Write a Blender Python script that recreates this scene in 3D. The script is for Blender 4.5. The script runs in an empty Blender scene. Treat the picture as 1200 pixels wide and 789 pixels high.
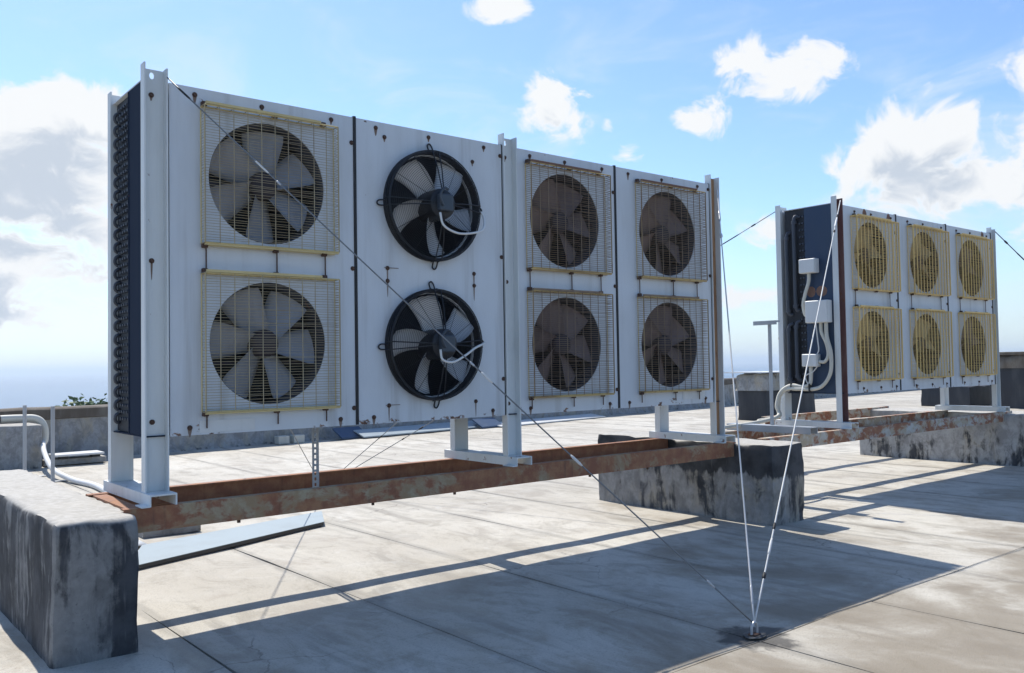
import bpy, bmesh, math, random
from mathutils import Vector, Matrix, noise as mnoise
random.seed(7)
S = bpy.context.scene
COL = S.collection
RAD = math.radians

# ------------------------------------------------------------------ camera
def look_axes(yaw, pitch, roll):
    fw = Vector((math.sin(yaw), math.cos(yaw), 0)); rt = Vector((math.cos(yaw), -math.sin(yaw), 0)); up = Vector((0, 0, 1))
    f2 = fw * math.cos(pitch) + up * math.sin(pitch); u2 = up * math.cos(pitch) - fw * math.sin(pitch)
    r3 = rt * math.cos(roll) + u2 * math.sin(roll); u3 = u2 * math.cos(roll) - rt * math.sin(roll)
    return r3, u3, f2
CR, CU, CF = look_axes(0.686764, 0.032427, -0.016165)
cam = bpy.data.cameras.new('camera'); cam_o = bpy.data.objects.new('camera', cam); COL.objects.link(cam_o)
cam.sensor_width = 36; cam.lens = 36 * 1024.22 / 1200; cam.clip_start = 0.05; cam.clip_end = 40000
cam_o.matrix_world = Matrix(((CR.x, CU.x, -CF.x, -1.2174), (CR.y, CU.y, -CF.y, -4.1001), (CR.z, CU.z, -CF.z, 1.1953), (0, 0, 0, 1)))
S.camera = cam_o

# ------------------------------------------------------------------ node helper
class N:
    def __init__(s, tree):
        s.t = tree; s.n = tree.nodes; s.l = tree.links
    def new(s, typ, **kw):
        n = s.n.new(typ)
        for k, v in kw.items(): setattr(n, k, v)
        return n
    def put(s, sock, v):
        if v is None: return
        if hasattr(v, 'is_output') or isinstance(v, bpy.types.NodeSocket): s.l.new(v, sock)
        else: sock.default_value = v
    def math(s, op, a, b=None, c=None, clamp=False):
        n = s.new('ShaderNodeMath', operation=op, use_clamp=clamp)
        s.put(n.inputs[0], a); s.put(n.inputs[1], b)
        if c is not None: s.put(n.inputs[2], c)
        return n.outputs[0]
    def vmath(s, op, a, b=None):
        n = s.new('ShaderNodeVectorMath', operation=op)
        s.put(n.inputs[0], a); s.put(n.inputs[1], b)
        return n.outputs['Value'] if op in ('LENGTH', 'DOT_PRODUCT', 'DISTANCE') else n.outputs[0]
    def pos(s): return s.new('ShaderNodeNewGeometry').outputs['Position']
    def normal(s): return s.new('ShaderNodeNewGeometry').outputs['Normal']
    def sep(s, v):
        n = s.new('ShaderNodeSeparateXYZ'); s.put(n.inputs[0], v); return n.outputs
    def noise(s, vec, scale, detail=4, rough=.55, dist=0.0):
        n = s.new('ShaderNodeTexNoise'); n.inputs['Scale'].default_value = scale
        n.inputs['Detail'].default_value = detail; n.inputs['Roughness'].default_value = rough; n.inputs['Distortion'].default_value = dist
        s.put(n.inputs['Vector'], vec); return n.outputs['Fac']
    def stretch(s, vec, sc): return s.vmath('MULTIPLY', vec, sc)
    def ramp(s, fac, a, b, lo=0.0, hi=1.0):
        n = s.new('ShaderNodeMapRange', interpolation_type='SMOOTHSTEP')
        s.put(n.inputs[0], fac); n.inputs[1].default_value = a; n.inputs[2].default_value = b; n.inputs[3].default_value = lo; n.inputs[4].default_value = hi
        return n.outputs[0]
    def mix(s, fac, a, b):
        n = s.new('ShaderNodeMix', data_type='RGBA')
        s.put(n.inputs[0], fac)
        for i, v in ((6, a), (7, b)):
            if isinstance(v, tuple): v = (*v, 1)[:4]
            s.put(n.inputs[i], v)
        return n.outputs[2]

# ------------------------------------------------------------------ world
SUN_DIR = Vector((0.09, 0.72, 1.0)).normalized()
SUN_EL = math.asin(SUN_DIR.z); SUN_AZ = math.atan2(SUN_DIR.x, SUN_DIR.y)
W = bpy.data.worlds.new('World'); S.world = W; W.use_nodes = True
w = N(W.node_tree); w.n.clear()
sky = w.new('ShaderNodeTexSky', sky_type='NISHITA'); sky.sun_disc = False
sky.sun_elevation = SUN_EL; sky.sun_rotation = SUN_AZ; sky.air_density = 1.0; sky.dust_density = 0.5; sky.ozone_density = 2.2; sky.altitude = 20
D = w.new('ShaderNodeTexCoord').outputs['Generated']
def pix_dir(x, y):
    return (CF + CR * ((x - 600) / 1024.22) - CU * ((y - 394.5) / 1024.22)).normalized()
# cumulus clouds seen over the roof: direction, half width, half height (in radians on the sky dome), weight
CLOUDS = [((45, 160), .075, .046, .95), ((105, 150), .05, .035, .8), ((10, 225), .09, .045, .9), ((95, 265), .06, .025, .7), ((-70, 310), .13, .06, .9), ((50, 320), .10, .022, .6),
          ((925, 85), .052, .030, .80), ((880, 70), .03, .022, .7), ((650, 128), .034, .032, .72), ((672, 140), .03, .02, .6), ((712, 142), .016, .012, .5), ((828, 138), .028, .020, .7),
          ((1065, 185), .062, .046, .95), ((1105, 165), .045, .045, .85), ((1150, 215), .065, .03, .85), ((1200, 150), .03, .03, .6), ((1150, 222), .07, .018, .6), ((585, 3), .03, .016, .75),
          ((905, 270), .03, .016, .45), ((880, 345), .06, .016, .4), ((735, 182), .02, .012, .4), ((-260, 150), .16, .08, 1.0), ((1390, 120), .15, .07, 1.0), ((1600, 200), .2, .06, 1.0), ((-520, 260), .2, .06, 1.0)]
def cloud_field(shift):
    d = w.vmath('ADD', D, shift) if shift else D
    cov = None
    for (px, rx, rz, wt) in CLOUDS:
        c = pix_dir(*px)
        df = w.vmath('SUBTRACT', d, tuple(c))
        ln = w.vmath('LENGTH', w.vmath('MULTIPLY', df, (1 / rx, 1 / rx, 1 / rz)))
        v = w.math('MULTIPLY', w.math('SUBTRACT', 1.0, w.math('MULTIPLY', ln, .62), clamp=True), wt * 1.5)
        cov = v if cov is None else w.math('MAXIMUM', cov, v)
    z = w.sep(d)[2]
    far = w.noise(w.stretch(d, (1, 1, 2.2)), 2.3, 2, .5)
    scat = w.math('MULTIPLY', w.ramp(far, .64, .80), w.ramp(z, .30, .48))       # scattered clouds higher up all round
    cov = w.math('MAXIMUM', cov, scat)
    n = w.noise(w.stretch(d, (1, 1, 1.35)), 17, 12, .60, .6)
    wisps = w.math('MULTIPLY', w.ramp(w.noise(w.stretch(d, (1, 1, 2.6)), 6, 9, .62, .6), .46, .74), .55)
    wisps = w.math('MULTIPLY', wisps, w.ramp(z, .60, .12))
    body = w.math('ADD', cov, w.math('MULTIPLY', w.math('SUBTRACT', n, .5), 2.3))
    dens = w.math('MULTIPLY', w.ramp(body, .28, .66), w.ramp(cov, .02, .25))
    return dens, wisps, body
d1, wisp, b1 = cloud_field(None)
d2, _, b2 = cloud_field((SUN_DIR.x * .004, SUN_DIR.y * .004, .038))
shade = w.math('MULTIPLY', w.ramp(b2, .45, 1.05), w.ramp(b1, .5, .9))
ccol = w.mix(shade, (4.65, 4.75, 4.85), (2.95, 3.3, 3.8))
blue = w.mix(1.0, sky.outputs[0], (.74, .84, .96)); blue.node.blend_type = 'MULTIPLY'
veil = w.mix(wisp, blue, (4.1, 4.5, 4.9))
cz = w.sep(D)[2]
veil = w.mix(w.ramp(cz, .16, -.01, 0, .60), veil, (3.5, 4.15, 4.65))               # milky air low over the sea
full = w.mix(d1, veil, ccol)
bg = w.new('ShaderNodeBackground'); w.l.new(full, bg.inputs[0]); bg.inputs[1].default_value = 0.132
W.cycles.sampling_method = "MANUAL"; W.cycles.sample_map_resolution = 512
wo = w.new('ShaderNodeOutputWorld'); w.l.new(bg.outputs[0], wo.inputs[0])

sun = bpy.data.lights.new('sun', 'SUN'); sun.energy = 3.8; sun.angle = RAD(.53); sun.color = (1, .95, .87)
sun_o = bpy.data.objects.new('sun', sun); COL.objects.link(sun_o)
sun_o.rotation_euler = (-SUN_DIR).to_track_quat('-Z', 'Y').to_euler(); sun_o.location = SUN_DIR * 30
S.view_settings.view_transform = 'Standard'; S.view_settings.look = 'None'; S.view_settings.gamma = 1; S.view_settings.exposure = 0.62
S.view_settings.use_curve_mapping = False
S.render.engine = 'CYCLES'

# ------------------------------------------------------------------ materials
MATS = {}
def mat(name, fn, rough=.7, metal=0.0, spec=.4, bump=None):
    m = bpy.data.materials.new(name); m.use_nodes = True
    k = N(m.node_tree); b = k.n['Principled BSDF']
    r = fn(k)
    col, rg, bm = r if isinstance(r, tuple) and len(r) == 3 and not isinstance(r[0], (int, float)) else (r, None, None)
    k.put(b.inputs['Base Color'], (*col, 1) if isinstance(col, tuple) else col)
    k.put(b.inputs['Roughness'], rough if rg is None else rg)
    b.inputs['Metallic'].default_value = metal; b.inputs['Specular IOR Level'].default_value = spec
    if bm is not None:
        bn = k.new('ShaderNodeBump'); bn.inputs['Strength'].default_value = bm[1]; bn.inputs['Distance'].default_value = bm[2]
        k.l.new(bm[0], bn.inputs['Height']); k.l.new(bn.outputs[0], b.inputs['Normal'])
    MATS[name] = m; return m

def paint(base, dirt, rust=.0, dirt_amt=.5, rust_col=(.17, .065, .03)):
    def fn(k):
        p = k.pos()
        a = k.noise(k.stretch(p, (1, 1, .35)), 3.5, 6, .6)
        c = k.mix(k.ramp(a, .42, .75, 0, dirt_amt), base, dirt)
        st = k.noise(k.stretch(p, (30, 30, 1.2)), 1.0, 3, .6)
        c = k.mix(k.ramp(st, .52, .8, 0, dirt_amt * .55), c, dirt)
        sp = k.noise(k.stretch(p, (1, 1, .6)), 17, 5, .65)
        r = k.ramp(sp, .74 - rust * .35, .80 - rust * .30)
        c = k.mix(r, c, rust_col)
        return (c, None, (k.noise(p, 60, 3, .5), .12, .003))
    return fn
def panel_fn(k):
    p = k.pos(); c, _, b = paint((.63, .66, .685), (.50, .515, .52), .05, .5)(k)
    c = k.mix(k.ramp(k.noise(k.stretch(p, (9, 9, .5)), 1.0, 4, .6), .52, .75, 0, .5), c, (.35, .345, .33))
    dent = k.math('ADD', k.noise(p, 2.2, 2, .5), k.math('MULTIPLY', k.noise(p, 60, 3, .5), .02))
    b = (dent, .35, .06)
    z = k.sep(p)[2]; n_ = k.noise(k.stretch(p, (1, 1, 1.6)), 7.5, 7, .65)
    e = k.math('ADD', n_, k.math('MAXIMUM', k.ramp(z, 1.0, .895, 0, .20), k.ramp(z, 2.47, 2.535, 0, .12)))          # bottom folds have rusted through here and there
    rc = k.mix(k.ramp(k.noise(p, 40, 4, .6), .4, .6), (.10, .045, .028), (.22, .11, .06))
    c = k.mix(k.ramp(e, .755, .80), c, rc)
    return (c, None, b)
mat('panel_paint', panel_fn, .5)
def post_fn(k):
    p = k.pos(); c, _, b = paint((.69, .71, .695), (.48, .49, .46), .15, .6)(k)
    z = k.sep(p)[2]; n_ = k.noise(p, 11, 6, .65)
    e = k.math('ADD', n_, k.ramp(z, .85, .62, 0, .07))            # paint lifts and rusts at the foot
    c = k.mix(k.ramp(e, .68, .74), c, (.22, .12, .075))
    return (c, None, b)
mat('post_paint', post_fn, .55)
mat('post_rusty', paint((.38, .21, .105), (.22, .11, .06), .38, .8), .7)
mat('post_maroon', paint((.14, .055, .05), (.24, .15, .13), .35, .8), .7)
mat('zinc', paint((.42, .44, .46), (.30, .31, .32), .05, .5), .45, .3)
mat('navy_side', paint((.013, .023, .045), (.028, .039, .058), .10, .5, (.14, .05, .03)), .9, 0, .15)
mat('blue_side', paint((.018, .040, .085), (.04, .062, .095), .10, .5, (.14, .05, .03)), .5)
mat('dark_coil', paint((.010, .012, .018), (.022, .024, .028), .0, .5), .6)
mat('copper_dark', paint((.045, .055, .075), (.085, .095, .11), .0, .6), .55, .1)
mat('bezel', paint((.06, .06, .07), (.035, .035, .035), .2, .6), .6)
mat('blade_pale', paint((.36, .37, .40), (.20, .20, .21), .1, .6), .5)
mat('blade_dusty', paint((.235, .175, .16), (.10, .074, .074), .2, .8, (.10, .06, .05)), .75)
mat('blade_yellow', paint((.64, .49, .26), (.18, .13, .10), .15, .95, (.16, .09, .04)), .8)
mat('hub_brown', paint((.055, .042, .045), (.03, .026, .03), .2, .6), .7)
mat('guard_cream', paint((.62, .50, .24), (.40, .30, .14), .10, .5, (.25, .12, .04)), .5)
mat('guard_tan', paint((.58, .43, .19), (.27, .16, .085), .32, .9, (.16, .07, .04)), .6)
mat('guard_wire', paint((.40, .335, .21), (.25, .19, .12), .20, .8, (.25, .14, .06)), .5)
mat('guard_rusty', paint((.25, .18, .115), (.13, .085, .065), .36, .9, (.14, .06, .035)), .65)
mat('guard_yellow', paint((.82, .58, .22), (.52, .34, .13), .20, .6, (.25, .12, .03)), .5)
mat('bar_brown', paint((.22, .12, .08), (.10, .055, .045), .4, .6), .8)
mat('bolt_rust', paint((.09, .05, .035), (.05, .035, .03), .3, .6), .85)
mat('streak_rust', paint((.20, .14, .105), (.30, .28, .27), .2, .8), .85)
mat('black_plastic', paint((.012, .014, .019), (.035, .037, .04), .0, .4), .42)
mat('fan_grey_blade', paint((.58, .59, .60), (.38, .38, .38), .0, .4), .42, .2)
mat('motor_grey', paint((.045, .06, .08), (.08, .09, .10), .0, .4), .4)
mat('cable_white', paint((.70, .70, .68), (.50, .49, .46), .0, .4), .5)
mat('box_white', paint((.66, .67, .66), (.48, .48, .46), .04, .5), .45)
mat('hose_cream', paint((.60, .58, .50), (.40, .38, .33), .02, .5), .6)
mat('wire_steel', paint((.20, .21, .22), (.12, .12, .12), .1, .5), .45, .6)
mat('rope_white', paint((.62, .62, .60), (.42, .42, .40), .0, .5), .6)
mat('black_rubber', paint((.018, .018, .02), (.04, .04, .04), 0, .4), .6)
mat('sheet_blue', paint((.33, .385, .41), (.27, .30, .31), .02, .4), .85)
mat('sheet_edge', lambda k: (.085, .08, .075), .8)
mat('tarp_blue', paint((.05, .09, .16), (.10, .13, .17), .0, .5), .6)

def rail_fn(paint_col, mid, amount, sc=3.2, orange=0.0):
    def fn(k):
        p = k.pos()
        a = k.noise(k.stretch(p, (1, 1, 1.6)), sc, 8, .68, .4)
        b = k.noise(p, 14, 6, .65)
        st = k.noise(k.stretch(p, (22, 22, 2.0)), 1, 4, .6)
        c = k.mix(k.ramp(b, .35, .68), (.25 + orange * .04, .105, .055), (.36 + orange * .04, .18 + orange * .02, .095))
        c = k.mix(k.ramp(st, .52, .78, 0, .65), c, (.095, .05, .038))
        m = k.math('ADD', k.math('MULTIPLY', a, .75), k.math('MULTIPLY', b, .25))
        c = k.mix(k.ramp(m, amount, amount + .09), c, k.mix(k.ramp(b, .4, .6), paint_col, mid))
        return (c, k.ramp(b, .3, .7, .65, .9), (k.noise(p, 55, 4, .6), .35, .004))
    return fn
mat('rail_rust', rail_fn((.40, .33, .215), (.34, .235, .135), .49, 3.0, .5), .8)
mat('rail_inner', rail_fn((.25, .20, .16), (.20, .13, .09), .60), .85)
mat('rail_painted', rail_fn((.52, .50, .45), (.44, .36, .26), .45, 5.5, .8), .75)

def concrete_fn(lift, zlo, zhi, warm=0.0, lum=1.0, base=0.0):
    """cement block daubed with bitumen: tar runs follow noise and, between zlo and zhi, thicken towards the top where it was brushed on"""
    def fn(k):
        p = k.pos(); z = k.sep(p)[2]
        big = k.noise(k.stretch(p, (1, 1, .45)), 4.2, 8, .62, .7)
        run = k.noise(k.stretch(p, (17, 17, 1.3)), 1, 5, .62)
        fine = k.noise(p, 26, 6, .65)
        cem = k.mix(k.ramp(fine, .3, .7), (.18 * lum, .18 * lum, .178 * lum), (.225 * lum, .225 * lum, .22 * lum))
        cem = k.mix(k.ramp(big, .45, .65), cem, ((.19 + warm * .07) * lum, (.18 + warm * .04) * lum, .155 * lum))
        mott = k.noise(k.stretch(p, (1, 1, .7)), 8.5, 7, .68, .5)
        cem = k.mix(k.ramp(mott, .40, .64, 0, .75), cem, (.115 * lum, .112 * lum, .108 * lum))
        t = k.math('ADD', k.math('MULTIPLY', k.math('ADD', k.math('MULTIPLY', big, .72), k.math('MULTIPLY', mott, .28)), .80), k.math('MULTIPLY', run, .30))
        t = k.math('ADD', t, k.ramp(z, zlo, zhi, base, base + lift))
        c = k.mix(k.ramp(t, .555, .645), cem, k.mix(k.ramp(k.noise(p, 6, 5, .6), .35, .65), (.024, .026, .030), (.062, .065, .072)))
        c = k.mix(k.ramp(run, .62, .76, 0, .45), c, (.33, .33, .33))
        c = k.mix(k.ramp(k.noise(p, 48, 3, .6), .66, .74, 0, .6), c, (.06, .06, .06))
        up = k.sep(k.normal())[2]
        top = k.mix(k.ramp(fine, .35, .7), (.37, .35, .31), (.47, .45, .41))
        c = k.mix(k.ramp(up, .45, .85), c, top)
        return (c, None, (k.math('ADD', k.math('MULTIPLY', fine, .4), run), .4, .012))
    return fn
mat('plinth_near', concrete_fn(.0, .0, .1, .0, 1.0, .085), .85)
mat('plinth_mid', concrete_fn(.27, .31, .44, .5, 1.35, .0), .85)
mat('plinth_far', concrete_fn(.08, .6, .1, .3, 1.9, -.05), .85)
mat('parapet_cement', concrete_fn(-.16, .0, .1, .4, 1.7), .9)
mat('tar_black', paint((.020, .022, .028), (.055, .057, .06), 0, .8), .6)
mat('tar_brown', paint((.105, .085, .065), (.22, .20, .17), .0, .8), .85)

def roof_fn(k):
    p = k.pos()
    q = k.stretch(p, (1, .55, 1))
    a = k.noise(q, .55, 7, .62, .6)
    b = k.noise(k.stretch(p, (1, .7, 1)), 2.1, 7, .65, .4)
    f = k.noise(p, 34, 6, .7)
    s = k.noise(k.stretch(p, (5, .7, 1)), 1.0, 5, .6, .5)
    c = k.mix(k.ramp(a, .36, .66), (.43, .395, .33), (.55, .52, .45))
    c = k.mix(k.ramp(b, .50, .66, 0, .75), c, (.31, .265, .20))
    c = k.mix(k.ramp(s, .54, .72, 0, .6), c, (.24, .22, .185))
    c = k.mix(k.ramp(k.noise(q, 5.5, 6, .7), .63, .72, 0, .55), c, (.56, .55, .52))
    c = k.mix(k.ramp(f, .60, .80, 0, .4), c, (.22, .205, .18))
    c = k.mix(k.ramp(k.noise(p, 1.3, 6, .7, .8), .60, .70, 0, .5), c, (.19, .175, .15))
    c = k.mix(k.ramp(k.noise(k.stretch(p, (1, .6, 1)), 3.4, 8, .70, .8), .50, .64, 0, .50), c, (.27, .24, .19))
    c = k.mix(k.ramp(k.noise(k.stretch(p, (1, .5, 1)), 9.0, 6, .70, .5), .54, .68, 0, .35), c, (.24, .215, .17))
    sx, sy, sz = k.sep(p)
    tide = k.math('ABSOLUTE', k.math('SUBTRACT', k.noise(k.stretch(p, (1, .8, 1)), 1.05, 3, .5, .3), .53))
    c = k.mix(k.ramp(tide, .016, .002, 0, .16), c, (.58, .56, .51))           # tide marks of dried puddles
    vo = k.new('ShaderNodeTexVoronoi', feature='DISTANCE_TO_EDGE'); vo.inputs['Scale'].default_value = 1.15
    wv = k.new('ShaderNodeTexNoise'); wv.inputs['Scale'].default_value = 3; wv.inputs['Detail'].default_value = 6; k.l.new(p, wv.inputs['Vector'])
    k.l.new(k.vmath('ADD', p, k.stretch(wv.outputs['Color'], (.5, .5, 0))), vo.inputs['Vector'])
    crack = k.math('MULTIPLY', k.ramp(vo.outputs['Distance'], .006, .001), k.ramp(k.noise(p, .7, 3, .5), .54, .62))
    c = k.mix(k.math('MULTIPLY', crack, .55), c, (.10, .09, .08))
    fr = k.math('FRACT', k.math('DIVIDE', k.math('ADD', sx, 5.4), .922))
    fr = k.math('MULTIPLY', k.math('MINIMUM', fr, k.math('SUBTRACT', 1.0, fr)), .922)
    lap = k.math('ADD', fr, k.math('MULTIPLY', k.math('SUBTRACT', k.noise(k.stretch(p, (2, .8, 1)), 4, 5, .6), .5), .10))
    c = k.mix(k.ramp(lap, .055, .02, 0, .42), c, (.225, .21, .18))            # sealant brushed along the laps
    c = k.mix(k.ramp(k.noise(p, 110, 3, .7), .50, .72, 0, .5), c, (.17, .155, .135))
    c = k.mix(k.ramp(k.noise(p, 21, 5, .75), .58, .70, 0, .4), c, (.21, .19, .155))
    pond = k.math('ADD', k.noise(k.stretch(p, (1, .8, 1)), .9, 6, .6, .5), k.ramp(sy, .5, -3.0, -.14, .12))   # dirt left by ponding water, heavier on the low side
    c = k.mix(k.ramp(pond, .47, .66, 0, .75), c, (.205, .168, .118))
    for (ax, ay) in ((2.01, -1.79), (2.687, 3.555), (10.4, -1.8)):
        dd = k.vmath('DISTANCE', p, (ax, ay - .01, 0))
        dd = k.math('ADD', dd, k.math('MULTIPLY', k.math('SUBTRACT', k.noise(p, 7, 5, .65, .6), .5), .34))
        c = k.mix(k.ramp(dd, .20, .12, 0, .85), c, (.055, .052, .048))
    return (c, k.ramp(b, .4, .7, .8, .55), (k.math('ADD', k.math('MULTIPLY', k.noise(p, 120, 4, .7), .6), k.math('MULTIPLY', b, 1.5)), .5, .012))
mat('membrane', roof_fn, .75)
mat('seam_tar', lambda k: (k.mix(k.ramp(k.noise(k.pos(), 2.2, 5, .6), .42, .60), (.15, .143, .13), (.34, .325, .29)), None, None), .8)
mat('wet_tar', lambda k: (k.mix(k.ramp(k.noise(k.pos(), 12, 5, .7), .40, .62), (.035, .035, .036), (.16, .15, .135)), None, None), .55)
def sea_fn(k):
    p = k.pos()
    c = k.mix(k.ramp(k.noise(k.stretch(p, (.002, .002, 1)), 1, 4, .6), .4, .7), (.022, .085, .17), (.035, .11, .20))
    return (c, None, (k.noise(p, .05, 5, .6), .25, 2.0))
mat('sea_water', sea_fn, .35)
mat('field', lambda k: (k.mix(k.ramp(k.noise(k.pos(), .03, 6, .65), .4, .65), (.055, .075, .03), (.12, .11, .06)), None, None), .9)
mat('leaf', lambda k: (k.mix(k.ramp(k.noise(k.pos(), 1.1, 4, .6), .35, .65), (.055, .10, .022), (.115, .17, .045)), None, None), .6)
mat('bark', lambda k: (k.mix(k.noise(k.pos(), 8, 4, .6), (.06, .045, .03), (.14, .11, .08)), None, None), .9)
mat('hill_far', lambda k: (k.mix(k.noise(k.pos(), .002, 4, .6), (.07, .09, .06), (.12, .12, .09)), None, None), .9)

# ------------------------------------------------------------------ mesh helper
class MB:
    def __init__(s): s.v = []; s.f = []; s.m = []
    def face(s, idx, m=0): s.f.append(tuple(idx)); s.m.append(m)
    def box(s, x0, x1, y0, y1, z0, z1, m=0):
        b = len(s.v)
        s.v += [(x0, y0, z0), (x1, y0, z0), (x1, y1, z0), (x0, y1, z0), (x0, y0, z1), (x1, y0, z1), (x1, y1, z1), (x0, y1, z1)]
        for q in ((3, 2, 1, 0), (4, 5, 6, 7), (0, 1, 5, 4), (1, 2, 6, 5), (2, 3, 7, 6), (3, 0, 4, 7)): s.face([b + i for i in q], m)
        return s
    def prism(s, prof, t0, t1, fn, m=0):
        n = len(prof); b = len(s.v)
        s.v += [fn(u, v, t0) for u, v in prof] + [fn(u, v, t1) for u, v in prof]
        for i in range(n):
            j = (i + 1) % n; s.face((b + i, b + j, b + n + j, b + n + i), m)
        s.face([b + i for i in reversed(range(n))], m); s.face([b + n + i for i in range(n)], m)
        return s
    def tube(s, pts, r, n=6, m=0, cap=True):
        pts = [Vector(p) for p in pts]; b = len(s.v); K = len(pts)
        ref = None
        for i, p in enumerate(pts):
            d = (pts[min(i + 1, K - 1)] - pts[max(i - 1, 0)]).normalized()
            if ref is None: ref = Vector((0, 0, 1)) if abs(d.z) < .9 else Vector((1, 0, 0))
            a = d.cross(ref).normalized(); c = a.cross(d).normalized(); ref = c
            rr = r[i] if isinstance(r, (list, tuple)) else r
            for q in range(n):
                th = 2 * math.pi * q / n
                s.v.append(tuple(p + a * (rr * math.cos(th)) + c * (rr * math.sin(th))))
        for i in range(K - 1):
            for q in range(n):
                s.face((b + i * n + q, b + i * n + (q + 1) % n, b + (i + 1) * n + (q + 1) % n, b + (i + 1) * n + q), m)
        if cap:
            s.face([b + q for q in reversed(range(n))], m); s.face([b + (K - 1) * n + q for q in range(n)], m)
        return s
    def lathe(s, prof, cx, cz, n=48, m=0):                    # profile (radius, y) spun about the y axis
        b = len(s.v); K = len(prof)
        for r, y in prof:
            for q in range(n):
                th = 2 * math.pi * q / n; s.v.append((cx + r * math.cos(th), y, cz + r * math.sin(th)))
        for i in range(K - 1):
            for q in range(n):
                s.face((b + i * n + q, b + (i + 1) * n + q, b + (i + 1) * n + (q + 1) % n, b + i * n + (q + 1) % n), m)
        return s
    def disc(s, r, y, cx, cz, n=24, m=0, flip=False):
        b = len(s.v)
        for q in range(n):
            th = 2 * math.pi * q / n; s.v.append((cx + r * math.cos(th), y, cz + r * math.sin(th)))
        ids = [b + q for q in range(n)]; s.face(ids[::-1] if flip else ids, m); return s
    def ring(s, r, y, cx, cz, rw, n=40, k=4, m=0):            # torus wire
        b = len(s.v)
        for q in range(n):
            th = 2 * math.pi * q / n
            for e in range(k):
                ph = 2 * math.pi * e / k; rr = r + rw * math.cos(ph)
                s.v.append((cx + rr * math.cos(th), y + rw * math.sin(ph), cz + rr * math.sin(th)))
        for q in range(n):
            for e in range(k):
                s.face((b + q * k + e, b + q * k + (e + 1) % k, b + ((q + 1) % n) * k + (e + 1) % k, b + ((q + 1) % n) * k + e), m)
        return s
    def plate_hole(s, x0, x1, z0, z1, cx, cz, r, y0, y1, n=48, m=0, rz=None):
        rz = rz or r
        angs = [2 * math.pi * i / n for i in range(n)] + [math.atan2(zz - cz, xx - cx) % (2 * math.pi) for xx in (x0, x1) for zz in (z0, z1)]
        angs = sorted(set(round(a, 6) for a in angs)); K = len(angs)
        def edge(a):
            c, q = math.cos(a), math.sin(a); ts = []
            if c > 1e-9: ts.append((x1 - cx) / c)
            if c < -1e-9: ts.append((x0 - cx) / c)
            if q > 1e-9: ts.append((z1 - cz) / q)
            if q < -1e-9: ts.append((z0 - cz) / q)
            t = min(ts); return cx + c * t, cz + q * t
        b = len(s.v)
        for y in (y0, y1):
            for a in angs: s.v.append((cx + r * math.cos(a), y, cz + rz * math.sin(a)))
            for a in angs: e = edge(a); s.v.append((e[0], y, e[1]))
        for i in range(K):
            j = (i + 1) % K
            s.face((b + i, b + K + i, b + K + j, b + j)[::-1], m)
            o = b + 2 * K
            s.face((o + i, o + K + i, o + K + j, o + j), m)
            s.face((b + i, b + j, o + j, o + i), m)
            s.face((b + K + j, b + K + i, o + K + i, o + K + j), m)
        return s
    def mesh(s, name, mats, smooth=False, bevel=0.0, seg=1):
        me = bpy.data.meshes.new(name); me.from_pydata(s.v, [], s.f)
        for q in (mats if isinstance(mats, (list, tuple)) else [mats]): me.materials.append(MATS[q])
        me.polygons.foreach_set('material_index', s.m)
        if bevel > 0:
            bm = bmesh.new(); bm.from_mesh(me)
            bmesh.ops.remove_doubles(bm, verts=bm.verts, dist=1e-5)
            es = [e for e in bm.edges if len(e.link_faces) == 2 and e.calc_face_angle(0) > .5]
            bmesh.ops.bevel(bm, geom=es, offset=bevel, segments=seg, affect='EDGES', profile=.5, clamp_overlap=True)
            bm.to_mesh(me); bm.free()
        if smooth: me.polygons.foreach_set('use_smooth', [True] * len(me.polygons))
        me.update(); return me
    def build(s, name, mats, parent=None, smooth=False, bevel=0.0, seg=1):
        return link(name, s.mesh(name, mats, smooth, bevel, seg), parent)
def link(name, me, parent=None, loc=None, rot=None):
    o = bpy.data.objects.new(name, me); COL.objects.link(o)
    if parent: o.parent = parent
    if loc is not None: o.location = loc
    if rot is not None: o.rotation_euler = rot
    return o
def tag(o, label=None, cat=None, group=None, kind=None):
    for k_, v_ in (('label', label), ('category', cat), ('group', group), ('kind', kind)):
        if v_: o[k_] = v_
    return o
def thing(name, label, cat, group=None): return tag(link(name, None), label, cat, group)
def auto_smooth(o, ang=35):
    me = o.data; bm = bmesh.new(); bm.from_mesh(me)
    for e in bm.edges:
        if len(e.link_faces) == 2: e.smooth = e.calc_face_angle(0) < RAD(ang)
    bm.to_mesh(me); bm.free(); me.polygons.foreach_set('use_smooth', [True] * len(me.polygons)); return o
def curve_pts(ctrl, n=10):                                   # Catmull-Rom through control points
    P = [Vector(c) for c in ctrl]; P = [P[0] * 2 - P[1]] + P + [P[-1] * 2 - P[-2]]; out = []
    for i in range(1, len(P) - 2):
        for q in range(n):
            t = q / n; a, b, c, d = P[i - 1], P[i], P[i + 1], P[i + 2]
            out.append(.5 * ((2 * b) + (c - a) * t + (2 * a - 5 * b + 4 * c - d) * t * t + (3 * b - a - 3 * c + d) * t ** 3))
    out.append(P[-2]); return out
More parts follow.
